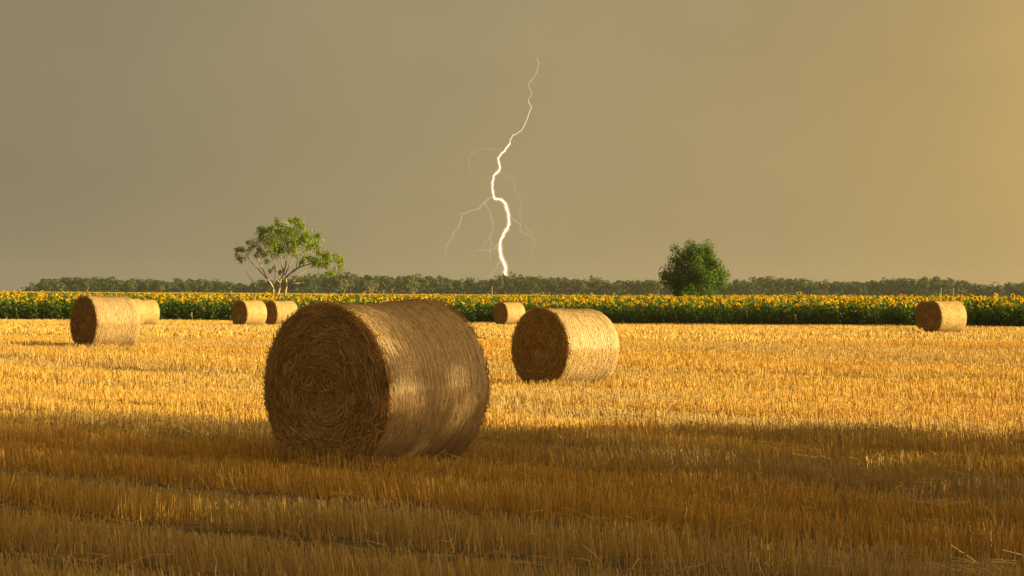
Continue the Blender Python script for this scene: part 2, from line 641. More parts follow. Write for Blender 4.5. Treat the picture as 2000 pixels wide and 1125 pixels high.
def make_bale(seed, nth, nx_, n_side, n_face, n_fringe, n_net, sw, big=False, BALE_C=BALE_C):
    root = empty('round_bale')
    zc = BR - 0.05
    # --- wrapped side
    th = np.linspace(0, 2 * math.pi, nth, endpoint=False)
    xx = np.linspace(-BR, BR, nx_)
    TH, XX = np.meshgrid(th, xx)
    cth = lambda t: np.minimum(t, 2 * math.pi - t)     # seamless noise coordinate
    r = bale_profile(XX, cth(TH), seed)
    r = r + 0.006 * (vnoise(TH * 60, XX * 40, seed + 2) - 0.5)
    Z = np.maximum(zc + r * np.sin(TH), 0.0)
    V = np.stack([XX, r * np.cos(TH), Z], -1)
    i = np.arange(nx_ - 1)[:, None] * nth
    j = np.arange(nth)[None]
    k = (j + 1) % nth
    q = np.stack([i + j, i + k, i + nth + k, i + nth + j], -1).reshape(-1, 4)
    streak = vnoise(cth(TH) * 1.2, XX * 55, seed + 5) * 0.6 + fbm(cth(TH) * 9, XX * 9, seed + 6) * 0.4
    c = BALE_C * (0.62 + 0.6 * streak)[..., None]
    mb = MB()
    mb.add(V, q, c.reshape(-1, 3))
    side = mb.build('wrapped_side', M['straw'], root, smooth=True)
    # --- straw lying under the net
    mb = MB()
    n = n_side
    t = rng.random(n) * 2 * math.pi
    x = (rng.random(n) * 2 - 1) * (BR - 0.02)
    r = bale_profile(x, cth(t), seed)
    nor = np.stack([0 * t, np.cos(t), np.sin(t)], -1)
    tan = np.stack([0 * t, -np.sin(t), np.cos(t)], -1)
    yaw = rng.normal(0, 0.4, n) + (rng.random(n) < 0.3) * rng.normal(0, 0.9, n)
    T = unit(tan * np.cos(yaw)[:, None] + np.array([1.0, 0, 0]) * np.sin(yaw)[:, None] + nor * rng.normal(0, 0.05, n)[:, None])
    L = 0.025 + 0.10 * rng.random(n) ** 2
    P = np.stack([x, r * np.cos(t), zc + r * np.sin(t)], -1) + nor * (0.003 + 0.012 * rng.random(n))[:, None]
    ok = P[:, 2] > 0.03
    c = BALE_C * (0.62 + 0.6 * rng.random(n))[:, None] * (1 + rng.normal(0, 0.06, (n, 3)))
    c = c + (rng.random(n) < 0.12)[:, None] * np.array([0.12, 0.10, 0.06])
    NN = unit(nor + rng.normal(0, 0.25, (n, 3)))
    ribbons(mb, P[ok], T[ok], NN[ok], L[ok], sw * (0.7 + 0.6 * rng.random(ok.sum())), c[ok].clip(0.02, 0.8), (L ** 2 / (8 * BR))[ok] * 0.9)
    tag(mb.build('surface_straw', M['strand'], side), kind='stuff')
    # --- net strings round the bale
    if n_net:
        mb = MB()
        tt = np.linspace(0, 2 * math.pi, 73)
        for kx in range(n_net):
            x0 = -BR + 0.02 + (2 * BR - 0.04) * (kx + 0.7 * rng.random()) / (n_net - 0.7)
            xw = x0 + 0.012 * np.sin(tt * 3 + kx) + 0.008 * np.sin(tt * 7 + kx * 2.1)
            xw[-1] = xw[0]
            rr = bale_profile(xw, cth(tt), seed) + 0.012
            pts = np.stack([xw, rr * np.cos(tt), np.maximum(zc + rr * np.sin(tt), 0.004)], -1)
            tube(mb, pts, sw * 0.42, 3, np.array([0.62, 0.50, 0.37]) * (0.8 + 0.4 * rng.random()), cap=False)
        tag(mb.build('net_wrap', M['net'], side), kind='stuff')
    # --- the two ends: rolled layers, a loose hollow core
    for sgn in (1, -1):
        nr = 26 if big else 12
        rr = np.linspace(0.0, 1.0, nr)
        RR, TH = np.meshgrid(rr, th, indexing='ij')
        rb = bale_profile(np.full_like(TH, sgn * BR), cth(TH), seed) + 0.001
        rad = RR * rb
        lay = np.sin(RR * 62 + cth(TH) * 1.0 + 5 * fbm(cth(TH) * 2, RR * 3, seed + 9)) * 0.004
        out = 0.03 * np.sqrt(np.clip(1 - RR ** 3, 0, 1)) + lay * (RR < 0.98) + 0.03 * (fbm(cth(TH) * 5, RR * 12, seed + 11) - 0.5) * (RR < 0.97)
        out = out - 0.16 * np.exp(-(RR / 0.17) ** 2) - 0.04 * np.exp(-((RR - 1) / 0.05) ** 2)
        X = sgn * (BR + out - 0.004)
        Z = np.maximum(zc + rad * np.sin(TH), 0.0)
        V = np.stack([X, rad * np.cos(TH), Z], -1)
        ni = len(th)
        i = np.arange(nr - 1)[:, None] * ni
        j = np.arange(ni)[None]
        k = (j + 1) % ni
        q = np.stack([i + j, i + ni + j, i + ni + k, i + k], -1).reshape(-1, 4)
        if sgn < 0:
            q = q[:, ::-1]
        st = vnoise(cth(TH) * 2.5, RR * 40, seed + 13) * 0.6 + fbm(cth(TH) * 8, RR * 14, seed + 14) * 0.4
        c = BALE_C * np.array([0.88, 0.80, 0.66]) * (0.6 + 0.6 * st)[..., None]
        mb = MB()
        mb.add(V, q, c.reshape(-1, 3))
        face = mb.build('end_face', M['straw'], root, smooth=True)
        if sgn < 0 and not big:
            continue
        mb = MB()
        n = n_face if sgn > 0 else n_face // 6
        rad = np.sqrt(0.03 + 0.97 * rng.random(n)) * (BR - 0.005)
        t = rng.random(n) * 2 * math.pi
        core = np.exp(-(rad / 0.17) ** 2)
        yaw = rng.normal(0, 0.34, n) + core * rng.normal(0, 1.2, n) + (rng.random(n) < 0.15) * rng.normal(0, 1.0, n)
        er = np.stack([0 * t, np.cos(t), np.sin(t)], -1)
        et = np.stack([0 * t, -np.sin(t), np.cos(t)], -1)
        ax = np.array([sgn * 1.0, 0, 0])
        T = unit(et * np.cos(yaw)[:, None] + er * np.sin(yaw)[:, None] + ax * rng.normal(0, 0.16, n)[:, None])
        L = (0.05 + 0.16 * rng.random(n)) * (0.5 + 0.5 * np.minimum(1, rad / 0.3)) * (1 + 0.6 * core)
        xo = BR + 0.032 * np.sqrt(1 - (rad / BR) ** 3) - 0.12 * core - 0.03 * np.exp(-((rad / BR - 1) / 0.05) ** 2) + 0.006 + 0.022 * rng.random(n)
        P = np.stack([sgn * xo, rad * np.cos(t), zc + rad * np.sin(t)], -1)
        NN = unit(ax + rng.normal(0, 0.35, (n, 3)))
        ok = P[:, 2] > 0.04
        c = BALE_C * np.array([1.02, 0.95, 0.78]) * (0.35 + 0.9 * rng.random(n) * (0.5 + fbm(rad * 9, t * 3, seed, 3)))[:, None]
        c = c + (rng.random(n) < 0.06)[:, None] * np.array([0.16, 0.13, 0.07])
        er_in = -er * (L ** 2 / (8 * np.maximum(rad, 0.2)))[:, None]
        ribbons(mb, P[ok], T[ok], NN[ok], L[ok], sw * (0.7 + 0.6 * rng.random(ok.sum())), c[ok].clip(0.02, 0.8), 0)
        if big and sgn > 0:
            n = 260
            rad = np.abs(rng.normal(0, 0.20, n))
            t = rng.random(n) * 2 * math.pi
            P = np.stack([BR + 0.03 + 0.03 * rng.random(n) - 0.10 * np.exp(-(rad / 0.17) ** 2), rad * np.cos(t), zc - 0.05 + rad * np.sin(t)], -1)
            T = unit(rng.normal(size=(n, 3)) * [0.25, 1, 1])
            NN = unit(np.cross(T, np.cross(ax + rng.normal(0, 0.3, (n, 3)), T)))
            ribbons(mb, P, T, NN, 0.08 + 0.16 * rng.random(n), sw * 1.1, BALE_C * (0.6 + 0.7 * rng.random(n))[:, None], 0.01)
        # fringe round the rim and tufts sticking out of the face
        n = n_fringe if sgn > 0 else n_fringe // 2
        t = rng.random(n) * 2 * math.pi
        er = np.stack([0 * t, np.cos(t), np.sin(t)], -1)
        et = np.stack([0 * t, -np.sin(t), np.cos(t)], -1)
        rad = BR * (1.0 - 0.05 * rng.random(n))
        T = unit(er * (0.25 + 0.5 * rng.random(n))[:, None] + et * rng.normal(0, 1.0, n)[:, None] + ax * (rng.normal(0.15, 0.35, n))[:, None])
        P = np.stack([sgn * (BR + 0.01 - 0.05 * rng.random(n)), rad * np.cos(t), zc + rad * np.sin(t)], -1) + er * 0.006
        ok = P[:, 2] > 0.05
        L = 0.03 + 0.08 * rng.random(n)
        c = BALE_C * (0.5 + 0.8 * rng.random(n))[:, None]
        NN = unit(np.cross(T, rng.normal(size=(n, 3))))
        ribbons(mb, P[ok], T[ok], NN[ok], L[ok], sw * 0.8, c[ok], 0.01)
        tag(mb.build('face_straw', M['strand'], face), kind='stuff')
    return root


def place_bale(root, left, right, top, bottom, theta, label, sink=0.0):
    """pixel box of the bale in the photograph -> its spot on the field and its size"""
    g = on_ground((left + right) / 2, bottom)
    g = on_ground((left + right) / 2, bottom + 0.07 * FPX / g.y)
    dia = (bottom + 0.07 * FPX / g.y - top) * g.y / FPX
    phi = math.atan2(g.x, g.y)
    a = phi + math.radians(theta)
    root.location = (g.x, g.y, g.z - sink)
    root.rotation_euler = (0, 0, math.atan2(-math.cos(a), -math.sin(a)))
    k = dia / 1.445
    root.scale = (k * 0.90, k * 0.985, k)
    tag(root, label, 'bale', 'round straw bales on the stubble')
    print('bale', label[:30], tuple(round(v, 2) for v in g), 'dia', round(dia, 2))
    return root


big = make_bale(3, 220, 90, 9500, 11000, 1500, 58, 0.0055, True, BALE_C * np.array([1.22, 1.22, 1.45]))
place_bale(big, 531, 949, 591, 900, 43, 'huge round straw bale in the shaded foreground, the largest of all')
big.rotation_euler[1] = math.radians(2.2)
big.scale[0] *= 0.95
midb = make_bale(8, 140, 50, 7000, 5000, 1200, 30, 0.008, False)
place_bale(midb, 1003, 1206, 602, 747, 45, 'second largest round bale, sunlit, right behind the huge foreground bale')
lb = copy_tree(midb)
place_bale(lb, 141, 270, 578, 676, 61, 'leftmost round bale, sunlit, with a white scrap of net on its dark end')
small = make_bale(15, 64, 20, 1400, 900, 500, 0, 0.018, False)
place_bale(small, 1803, 1884, 587, 649, 53, 'rightmost sunlit round bale standing in front of the sunflowers')
specs = [
    (1789, 1865, 588, 643, 56, 'bale half hidden behind the rightmost round bale, only its dark end showing'),
    (962, 1028, 590, 634, 54, 'small round bale by the sunflowers directly below the lightning'),
    (450, 523, 586, 635, 53, 'small round bale with dark end below the sparse tree, left of a touching pair'),
    (516, 582, 587, 635, 60, 'small round bale below the sparse tree, right of a touching pair'),
    (209, 284, 583, 637, 60, 'bale tucked directly behind the leftmost bale, only a sunlit strip showing'),
    (242, 312, 585, 635, 60, 'farthest bale of the left cluster, its sunlit side showing right of the others')]
for s in specs:
    place_bale(copy_tree(small), *s)
# torn scrap of net at the top of the leftmost bale's face
mb = MB()
gxx, gyy = np.meshgrid(np.linspace(0, 1, 6), np.linspace(0, 1, 4))
V = np.stack([BR + 0.035 + 0.02 * np.sin(gxx * 9), -0.05 + 0.16 * gxx, 1.36 + 0.05 * gyy + 0.04 * np.sin(gxx * 3)], -1)
i = np.arange(3)[:, None] * 6
j = np.arange(5)[None]
mb.add(V, np.stack([i + j, i + j + 1, i + 6 + j + 1, i + 6 + j], -1).reshape(-1, 4), (0.75, 0.72, 0.66))
flap = mb.build('net_scrap', M['net'], lb, smooth=True)
flap['label'] = 'white torn scrap of net'

# ------------------------------------------------------------------ sunflowers
SF_GREEN = np.array([0.046, 0.09, 0.013])


def sunflower_parts(seed, height=1.6, leaves=13, petals=15, head=1.0):
    r = np.random.default_rng(seed)
    st = MB()
    lean = r.normal(0, 0.04, 2)
    zz = np.linspace(0, 1, 5)
    pts = np.stack([lean[0] * zz ** 2, lean[1] * zz ** 2 - 0.06 * zz ** 6, zz * height], -1)
    tube(st, pts, np.linspace(0.017, 0.010, 5), 5, SF_GREEN * np.array([1.5, 1.3, 1.0]))
    lf = MB()
    for k in range(leaves):
        h = height * (0.10 + 0.90 * (k + r.random() * 0.6) / leaves)
        a = k * 2.4 + r.normal(0, 0.3)
        s = (0.30 - 0.12 * (h / height) ** 2) * (0.85 + 0.3 * r.random())
        d = np.array([math.cos(a), math.sin(a), 0])
        w = np.array([-math.sin(a), math.cos(a), 0])
        b = np.array([pts[2][0] * 0.5, pts[2][1] * 0.5, h])
        dn = np.array([0, 0, -1.0])
        p0 = b + d * 0.02
        p1 = b + d * 0.10 + np.array([0, 0, 0.05])
        p2 = p1 + d * s * 0.45 + dn * s * 0.12
        p3 = p1 + d * s * 0.85 + dn * s * (0.55 + 0.3 * r.random())
        tw = np.array([0, 0, 1.0]) * r.normal(0, 0.05)
        v = [p0, p1, p1 + d * s * 0.12 + w * s * 0.34 + dn * 0.03 + tw, p1 + d * s * 0.12 - w * s * 0.34 + dn * 0.03 - tw,
             p2 + np.array([0, 0, 0.02]), p2 + w * s * 0.34 + dn * 0.05 + tw, p2 - w * s * 0.34 + dn * 0.05 - tw, p3]
        f3 = np.array([[0, 2, 1], [0, 1, 3], [4, 5, 7], [4, 7, 6]])
        f4 = np.array([[1, 2, 5, 4], [1, 4, 6, 3]])
        g = SF_GREEN * (0.7 + 0.6 * r.random()) * np.array([1 + 0.3 * r.random(), 1, 1]) * (1 + 1.4 * (h / height) ** 3)  # upper leaves brightened: sunlight on the plant tops painted into the green
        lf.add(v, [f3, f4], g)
    # flower head about the origin, facing -Y
    hd = MB()
    ds = MB()
    R = (0.106 + 0.035 * r.random()) * head
    rd = R * 0.38
    for k in range(petals):
        a = 2 * math.pi * (k + 0.3 * r.random()) / petals
        d = np.array([math.cos(a), 0, math.sin(a)])
        w = np.array([-math.sin(a), 0, math.cos(a)])
        bend = r.normal(-0.02, 0.03)
        L = R * (0.9 + 0.25 * r.random())
        v = [d * rd * 0.85 - w * 0.02, d * rd * 0.85 + w * 0.02, d * (rd + L) / 2 + w * 0.042 + [0, bend, 0], d * L + [0, bend * 2.5, 0], d * (rd + L) / 2 - w * 0.042 + [0, bend, 0]]
        y = np.array([0.78, 0.53, 0.015]) * (0.8 + 0.35 * r.random())
        hd.add(v, np.array([[0, 1, 2, 3, 4]]), y)
    # green cup behind
    ang = np.arange(9) * 2 * math.pi / 9
    ring = np.stack([np.cos(ang) * rd * 1.02, 0 * ang + 0.005, np.sin(ang) * rd * 1.02], -1)
    v = np.concatenate([ring, ring * [0.45, 1, 0.45] + [0, 0.05, 0]])
    j = np.arange(9)
    hd.add(v, [np.stack([j, (j + 1) % 9, 9 + (j + 1) % 9, 9 + j], -1), np.arange(9, 18)[None]], SF_GREEN * 1.4)
    # brown seed disc, slightly domed
    ring2 = np.stack([np.cos(ang) * rd, 0 * ang - 0.004, np.sin(ang) * rd], -1)
    ring3 = ring2 * [0.6, 1, 0.6] + [0, -0.018, 0]
    v = np.concatenate([ring2, ring3, [[0, -0.02, 0]]])
    cds = np.concatenate([np.tile([0.34, 0.15, 0.015], (9, 1)), np.tile([0.17, 0.075, 0.015], (9, 1)), [[0.14, 0.075, 0.02]]])
    ds.add(v, [np.stack([j, 9 + j, 9 + (j + 1) % 9, (j + 1) % 9], -1), np.stack([9 + j, np.full(9, 18), 9 + (j + 1) % 9], -1)], cds)
    return st, lf, hd, ds, pts[-1]


variants = []
for k in range(5):
    st, lf, hd, ds, tip = sunflower_parts(100 + k, 1.5 + 0.05 * k)
    variants.append((st.mesh('stem', M['leaf'], True), lf.mesh('foliage', M['leaf']), hd.mesh('flower_head', M['petal']), ds.mesh('seed_disc', M['disc'], True), tip))

STRETCH = [(141, 'left of the leftmost bale'), (312, 'behind the leftmost cluster of bales'), (450, 'between the leftmost bales and the touching pair'), (585, 'behind the touching pair of bales below the sparse tree'),
           (960, 'beside the top of the huge bale'), (1030, 'behind the small bale below the lightning'), (1210, 'behind the second largest bale'), (1290, 'between the second largest bale and the dense round tree'),
           (1430, 'in front of the dense round tree'), (1610, 'just right of the dense round tree'), (1788, 'just left of the rightmost bale'),
           (1885, 'behind the rightmost bale'), (9999, 'right of the rightmost bale')]


def to_px(p):
    d = Vector(p) - Vector((0, 0, EYE))
    k = FPX / d.dot(FW)
    return 1000 + d.dot(RT) * k, 562.5 - d.dot(UP) * k


# heads that stand out in the photograph: pixel of the head, size factor, label
STAND_OUT = [(1733, 582, 1.15, 'tall sunflower head standing clear above the crop left of the rightmost bale'),
             (1848, 581, 1.15, 'tall sunflower head rising just above the rightmost bale'),
             (1909, 591, 1.6, 'largest sunflower head facing the camera, just right of the rightmost bale'),
             (1904, 582, 1.2, 'left of two tall heads above the largest sunflower head'),
             (1913, 583, 1.3, 'right of two tall heads above the largest sunflower head'),
             (1978, 578, 1.2, 'tallest sunflower head near the right edge of the photo'),
             (1765, 591, 1.3, 'big sunflower head low in the front row left of the rightmost bale'),
             (1745, 595, 1.2, 'drooping big sunflower head in the front row beneath a tall one'),
             (1990, 581, 1.2, 'sunflower head at the very right edge of the photo')]
cnt = 0
S0, S1 = float(np.interp(EDGE_L.x, _ex, _es)) - 1.0, float(np.interp(EDGE_R.x, _ex, _es)) + 1.0


def edge_at(t):
    return Vector((float(np.interp(t, _es, _ex)), float(np.interp(t, _es, _ey)), 0))


nfront = 300 - len(STAND_OUT)
used_front = []
k = 0
step = (S1 - S0) / 292
t = S0
spots = []
while len(spots) < nfront and t < S1:
    p = edge_at(t)
    hid = 610 < to_px(p)[0] < 905              # wholly behind the huge bale
    if not hid:
        spots.append((t + random.random() * step * 0.5, 0.05 + random.random() * 0.35 + (0.55 if len(spots) % 3 == 0 else 0)))
    t += step
while len(spots) < nfront:                     # second row at the near, right-hand end
    spots.append((S0 + (S1 - S0) * random.uniform(0.72, 1.0), 0.75 + 0.3 * random.random()))
for t, off in spots:
    p = edge_at(t) + Vector((0, off, 0))
    z = float(tz(p.x, p.y))
    st, lf, hd, ds, tip = variants[random.randrange(5)]
    sc = (random.gauss(0.80, 0.09) + 0.10 * off) * (1 - 0.08 * float(sstep(0, 28, p.x)))
    root = empty('sunflower', (p.x, p.y, z), random.gauss(0, 0.7), sc)
    upx = to_px((p.x, p.y, z))[0]
    where = next(w for lim, w in STRETCH if upx < lim)
    tag(root, 'sunflower in the front row ' + where, 'sunflower', 'front row sunflowers ' + where)
    for nm, me in (('stem', st), ('foliage', lf)):
        o = bpy.data.objects.new(nm, me)
        col.objects.link(o)
        o.parent = root
    h = bpy.data.objects.new('flower_head', hd)
    col.objects.link(h)
    h.parent = root
    face = random.gauss(-0.35, 0.6)
    h.location = (tip[0], tip[1] - 0.03, tip[2] + 0.02)
    h.rotation_euler = (random.gauss(0.25, 0.25), 0, face - root.rotation_euler[2])
    d = bpy.data.objects.new('seed_disc', ds)
    col.objects.link(d)
    d.parent = h

for hx, hy, hs, lab in STAND_OUT:
    d0 = float(edge_y(0))
    g = None
    for it in range(6):
        q = at_depth(hx, hy, d0)
        d0 = float(edge_y(q.x)) + 0.5
    z = float(tz(q.x, d0))
    st, lf, hd, ds, tip = variants[2]
    sc = (q.z - z) / (tip[2] + 0.02)
    root = empty('sunflower', (q.x - tip[0] * sc, d0, z), 0, sc)
    tag(root, lab, 'sunflower', 'sunflowers that stand out along the front edge')
    for nm, me in (('stem', st), ('foliage', lf)):
        o = bpy.data.objects.new(nm, me)
        col.objects.link(o)
        o.parent = root
    h = bpy.data.objects.new('flower_head', hd)
    col.objects.link(h)
    h.parent = root
    h.location = (tip[0], tip[1] - 0.06, tip[2] + 0.02)
    h.scale = (hs / sc,) * 3
    h.rotation_euler = (0.15, 0, random.gauss(-0.15, 0.2))
    d = bpy.data.objects.new('seed_disc', ds)
    col.objects.link(d)
    d.parent = h

# the rest of the crop: one mass of whole plants
src = bpy.data.collections.new('sunflower_kinds')
for k in range(5):
    st, lf, hd, ds, tip = sunflower_parts(200 + k, 1.5 + 0.05 * k, 9, 12, 0.84)
    mbx = MB()
    # join the plant and its head into one mesh for the mass
    ca, sa = math.cos(0.3), math.sin(0.3)
    rot = np.array([[1, 0, 0], [0, ca, -sa], [0, sa, ca]])
    for part, isw in ((st, False), (lf, False), (hd, True), (ds, True)):
        V = np.concatenate(part.v)
        if isw:
            if k == 4:
                continue          # one kind is still in bud
            az = [-0.9, -0.3, 0.2, -0.5, 0][k]
            rz = np.array([[math.cos(az), -math.sin(az), 0], [math.sin(az), math.cos(az), 0], [0, 0, 1]])
            V = V @ rot.T @ rz.T + np.array(tip) + [0, -0.03, 0.02]
        mbx.add(V, part.f, np.concatenate(part.c))
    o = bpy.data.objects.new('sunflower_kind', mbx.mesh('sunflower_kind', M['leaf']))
    src.objects.link(o)

pts = []
idx = []
dep = []
for (d0, d1, per) in ((0.7, 25, 3.6), (25, 70, 2.4), (70, 330, 1.5)):
    hw = 45 + d1 * 0.19
    n = int((d1 - d0) * 2 * hw * per)
    x = (rng.random(n) * 2 - 1) * hw
    t = d0 + (d1 - d0) * rng.random(n)
    y = edge_y(x) + t
    keep = (np.abs(x) < y * 0.19 + 4) & (y < 330 + x * 1.2)
    x, y, t = x[keep], y[keep], t[keep]
    pts.append(np.stack([x, y, tz(x, y)], -1))
    # farther back, and towards the left, more plants are still green
    left = sstep(20, -40, x / y * 180)
    bud = rng.random(len(x)) < (0.50 + 0.48 * sstep(8, 35, t) * (0.2 + 0.8 * left))
    k = rng.integers(0, 4, len(x))
    k[bud] = 4
    idx.append(k)
    dep.append((0.84 + 0.18 * sstep(0, 6, t)) * (1 - 0.09 * sstep(0, 28, x)))
pts = np.concatenate(pts)
idx = np.concatenate(idx)
print('mass sunflowers', len(pts))
me = bpy.data.meshes.new('sunflower_field')
me.vertices.add(len(pts))
me.vertices.foreach_set('co', pts.astype(np.float32).ravel())
at = me.attributes.new('kind_index', 'INT', 'POINT')
at.data.foreach_set('value', idx.astype(np.int32))
at = me.attributes.new('turn', 'FLOAT', 'POINT')
at.data.foreach_set('value', rng.normal(0, 0.8, len(pts)).astype(np.float32))
at = me.attributes.new('size', 'FLOAT', 'POINT')
at.data.foreach_set('value', (rng.normal(0, 0.06, len(pts)) + np.concatenate(dep)).astype(np.float32))
sfo = bpy.data.objects.new('sunflower_field', me)
col.objects.link(sfo)
ng = bpy.data.node_groups.new('plants', 'GeometryNodeTree')
ng.interface.new_socket('Geometry', in_out='INPUT', socket_type='NodeSocketGeometry')
ng.interface.new_socket('Geometry', in_out='OUTPUT', socket_type='NodeSocketGeometry')
gi = N(ng, 'NodeGroupInput')
go = N(ng, 'NodeGroupOutput')
iop = N(ng, 'GeometryNodeInstanceOnPoints')
ci = N(ng, 'GeometryNodeCollectionInfo')
ci.inputs['Collection'].default_value = src
ci.inputs['Separate Children'].default_value = True
ci.inputs['Reset Children'].default_value = True
a1 = N(ng, 'GeometryNodeInputNamedAttribute', data_type='INT')
a1.inputs['Name'].default_value = 'kind_index'
a2 = N(ng, 'GeometryNodeInputNamedAttribute', data_type='FLOAT')
a2.inputs['Name'].default_value = 'turn'
a3 = N(ng, 'GeometryNodeInputNamedAttribute', data_type='FLOAT')
a3.inputs['Name'].default_value = 'size'
cx = N(ng, 'ShaderNodeCombineXYZ')
ng.links.new(a2.outputs[0], cx.inputs[2])
iop.inputs['Pick Instance'].default_value = True
ng.links.new(gi.outputs[0], iop.inputs['Points'])
ng.links.new(ci.outputs[0], iop.inputs['Instance'])
ng.links.new(a1.outputs[0], iop.inputs['Instance Index'])
ng.links.new(cx.outputs[0], iop.inputs['Rotation'])
ng.links.new(a3.outputs[0], iop.inputs['Scale'])
ng.links.new(iop.outputs[0], go.inputs[0])
md = sfo.modifiers.new('plants', 'NODES')
md.node_group = ng
tag(sfo, 'field of sunflowers stretching back behind the front rows', 'sunflower field', kind='stuff')

# ------------------------------------------------------------------ trees
CROP = lambda u, v: (430 + u / 5.922, 410 + v / 5.922)
BARK_C = np.array([0.42, 0.30, 0.18])


def sparse_tree():
    depth = 225.0
    base = at_depth(545, 590, depth)
    bz = float(tz(base.x, depth))
    root = empty('sparse_tree', (base.x, depth, bz))
    tag(root, 'sparse open-crowned tree with several bare pale stems rising behind the sunflowers', 'tree')
    r = np.random.default_rng(5)

    def loc(u, v, dy=0.0):
        px, py = CROP(u, v)
        p = at_depth(px, py, depth)
        return np.array([p.x - base.x, dy, p.z - bz])

    limbs = [
        ([(622, 1060), (612, 1020), (620, 900), (560, 810), (480, 650), (440, 560), (400, 450)], 4.6, 1.3, -0.3),
        ([(562, 815), (430, 680), (350, 600), (280, 480), (210, 455)], 2.4, 0.8, 0.6),
        ([(648, 1060), (655, 1020), (690, 900), (690, 840), (730, 740), (780, 560), (800, 400), (800, 150)], 5.0, 0.9, 0.0),
        ([(690, 850), (640, 790), (650, 700), (610, 520), (590, 300)], 2.8, 0.8, -0.8),
        ([(728, 1060), (735, 1020), (762, 900), (760, 780), (880, 680), (1000, 560), (1100, 400)], 5.2, 1.0, 0.3),
        ([(762, 785), (850, 700), (980, 640), (1080, 620), (1250, 540), (1370, 590)], 2.8, 0.8, -0.7),
        ([(745, 760), (820, 600), (890, 430), (930, 190)], 2.2, 0.7, 0.9),
        ([(730, 745), (700, 560), (690, 400), (690, 170)], 2.2, 0.7, 0.7),
        ([(480, 655), (500, 520), (540, 380), (530, 240)], 1.7, 0.7, -0.7),
        ([(600, 880), (640, 800), (620, 640), (560, 480)], 1.5, 0.6, 1.1),
        ([(1000, 560), (960, 470), (1000, 330)], 1.4, 0.6, 0.6),
        ([(880, 680), (900, 560), (870, 300)], 1.5, 0.6, -0.6),
        ([(830, 850), (920, 740), (1050, 660), (1200, 610)], 1.5, 0.6, 0.8),
        ([(835, 845), (900, 850), (960, 835)], 1.2, 0.5, 0.9),
        ([(1080, 625), (1240, 690), (1340, 690)], 1.2, 0.5, -0.3),
        ([(455, 1040), (440, 1000), (380, 830), (320, 760), (285, 700)], 1.8, 0.5, 0.5),
        ([(760, 1030), (800, 995), (850, 950), (900, 910)], 1.5, 0.5, -0.2),
        ([(560, 1030), (520, 940), (560, 880), (530, 830)], 1.0, 0.4, 0.2)]
    nodes = []
    mpp = depth / FPX
    for pts, r0, r1, dyend in limbs:
        P = []
        for k, (u, v) in enumerate(pts):
            f = k / (len(pts) - 1)
            P.append(loc(u, v, dyend * f * 1.4))
        P = np.array(P)
        # refine and add small crooks
        tt = np.linspace(0, len(P) - 1, (len(P) - 1) * 3 + 1)
        Q = np.stack([np.interp(tt, np.arange(len(P)), P[:, a]) for a in range(3)], -1)
        Q[1:-1] += r.normal(0, 0.018, (len(Q) - 2, 3))
        mbx = MB()
        bc = BARK_C * r.uniform(0.75, 1.15)
        tube(mbx, Q, np.linspace(r0, r1, len(Q)) * mpp * 0.58, 7, bc)
        mbx.build('stem' if r0 > 4 else 'branch', M['bark'], root, smooth=True)
        nodes.append(Q[len(Q) // 3:])
    nodes = np.concatenate(nodes)
    cl = [(200, 460, 45), (270, 440, 32), (240, 570, 45), (330, 385, 30), (370, 430, 48), (440, 340, 58), (450, 260, 42), (530, 230, 42), (600, 220, 42),
          (560, 340, 85), (680, 150, 42), (690, 230, 66), (640, 380, 95), (800, 120, 38), (800, 220, 56), (920, 160, 50), (960, 210, 46), (860, 280, 85),
          (760, 360, 95), (880, 400, 85), (700, 460, 78), (840, 470, 75), (450, 510, 48), (530, 520, 48), (530, 600, 32), (1000, 300, 52), (1000, 400, 66),
          (1090, 370, 56), (1140, 300, 46), (1130, 420, 46), (1130, 490, 28), (1080, 600, 52), (1150, 620, 62), (1220, 560, 62), (1270, 520, 56), (1350, 560, 56),
          (1390, 600, 48), (1360, 680, 38), (1280, 750, 46), (570, 690, 33), (690, 700, 28), (960, 590, 45), (1020, 570, 38), (1240, 640, 50), (880, 100, 22), (610, 450, 60), (930, 330, 70)]
    lf = MB()
    tw = MB()
    for (u, v, rad) in cl:
        c0 = loc(u, v, r.normal(0, 1.0))
        R = rad / 5.922 * mpp
        near = nodes[np.argmin(np.linalg.norm((nodes - c0) * [1, 0.7, 1], axis=1))]
        for q in range(3):
            e = c0 + r.normal(0, R * 0.4, 3)
            midp = (near + e) / 2 + r.normal(0, 0.06, 3)
            tube(tw, [near, midp, e], [0.016, 0.011, 0.006], 4, BARK_C * 0.8)
        n = int(90 + rad * rad * 0.07)
        # leaves sit in a few tight sprays inside the clump
        sub = c0 + r.normal(0, R * 0.55, (max(3, int(rad / 9)), 3)) * [1, 1.3, 0.9]
        P = sub[r.integers(0, len(sub), n)] + r.normal(0, R * 0.38, (n, 3))
        g = np.array([0.185, 0.25, 0.02]) * r.uniform(0.6, 1.35, (n, 1)) * np.array([1, 1, 1]) * r.uniform(0.8, 1.2)
        g[r.random(n) < 0.12] *= np.array([1.6, 1.3, 0.8])
        leaf_quads(lf, P, r.uniform(0.09, 0.17, n), g, nor=P - c0 + [0, 0, R * 0.4], jit=0.7)
    lf.build('crown', M['leaf'], root)
    tag(tw.build('twigs', M['bark'], root), kind='stuff')
    return root


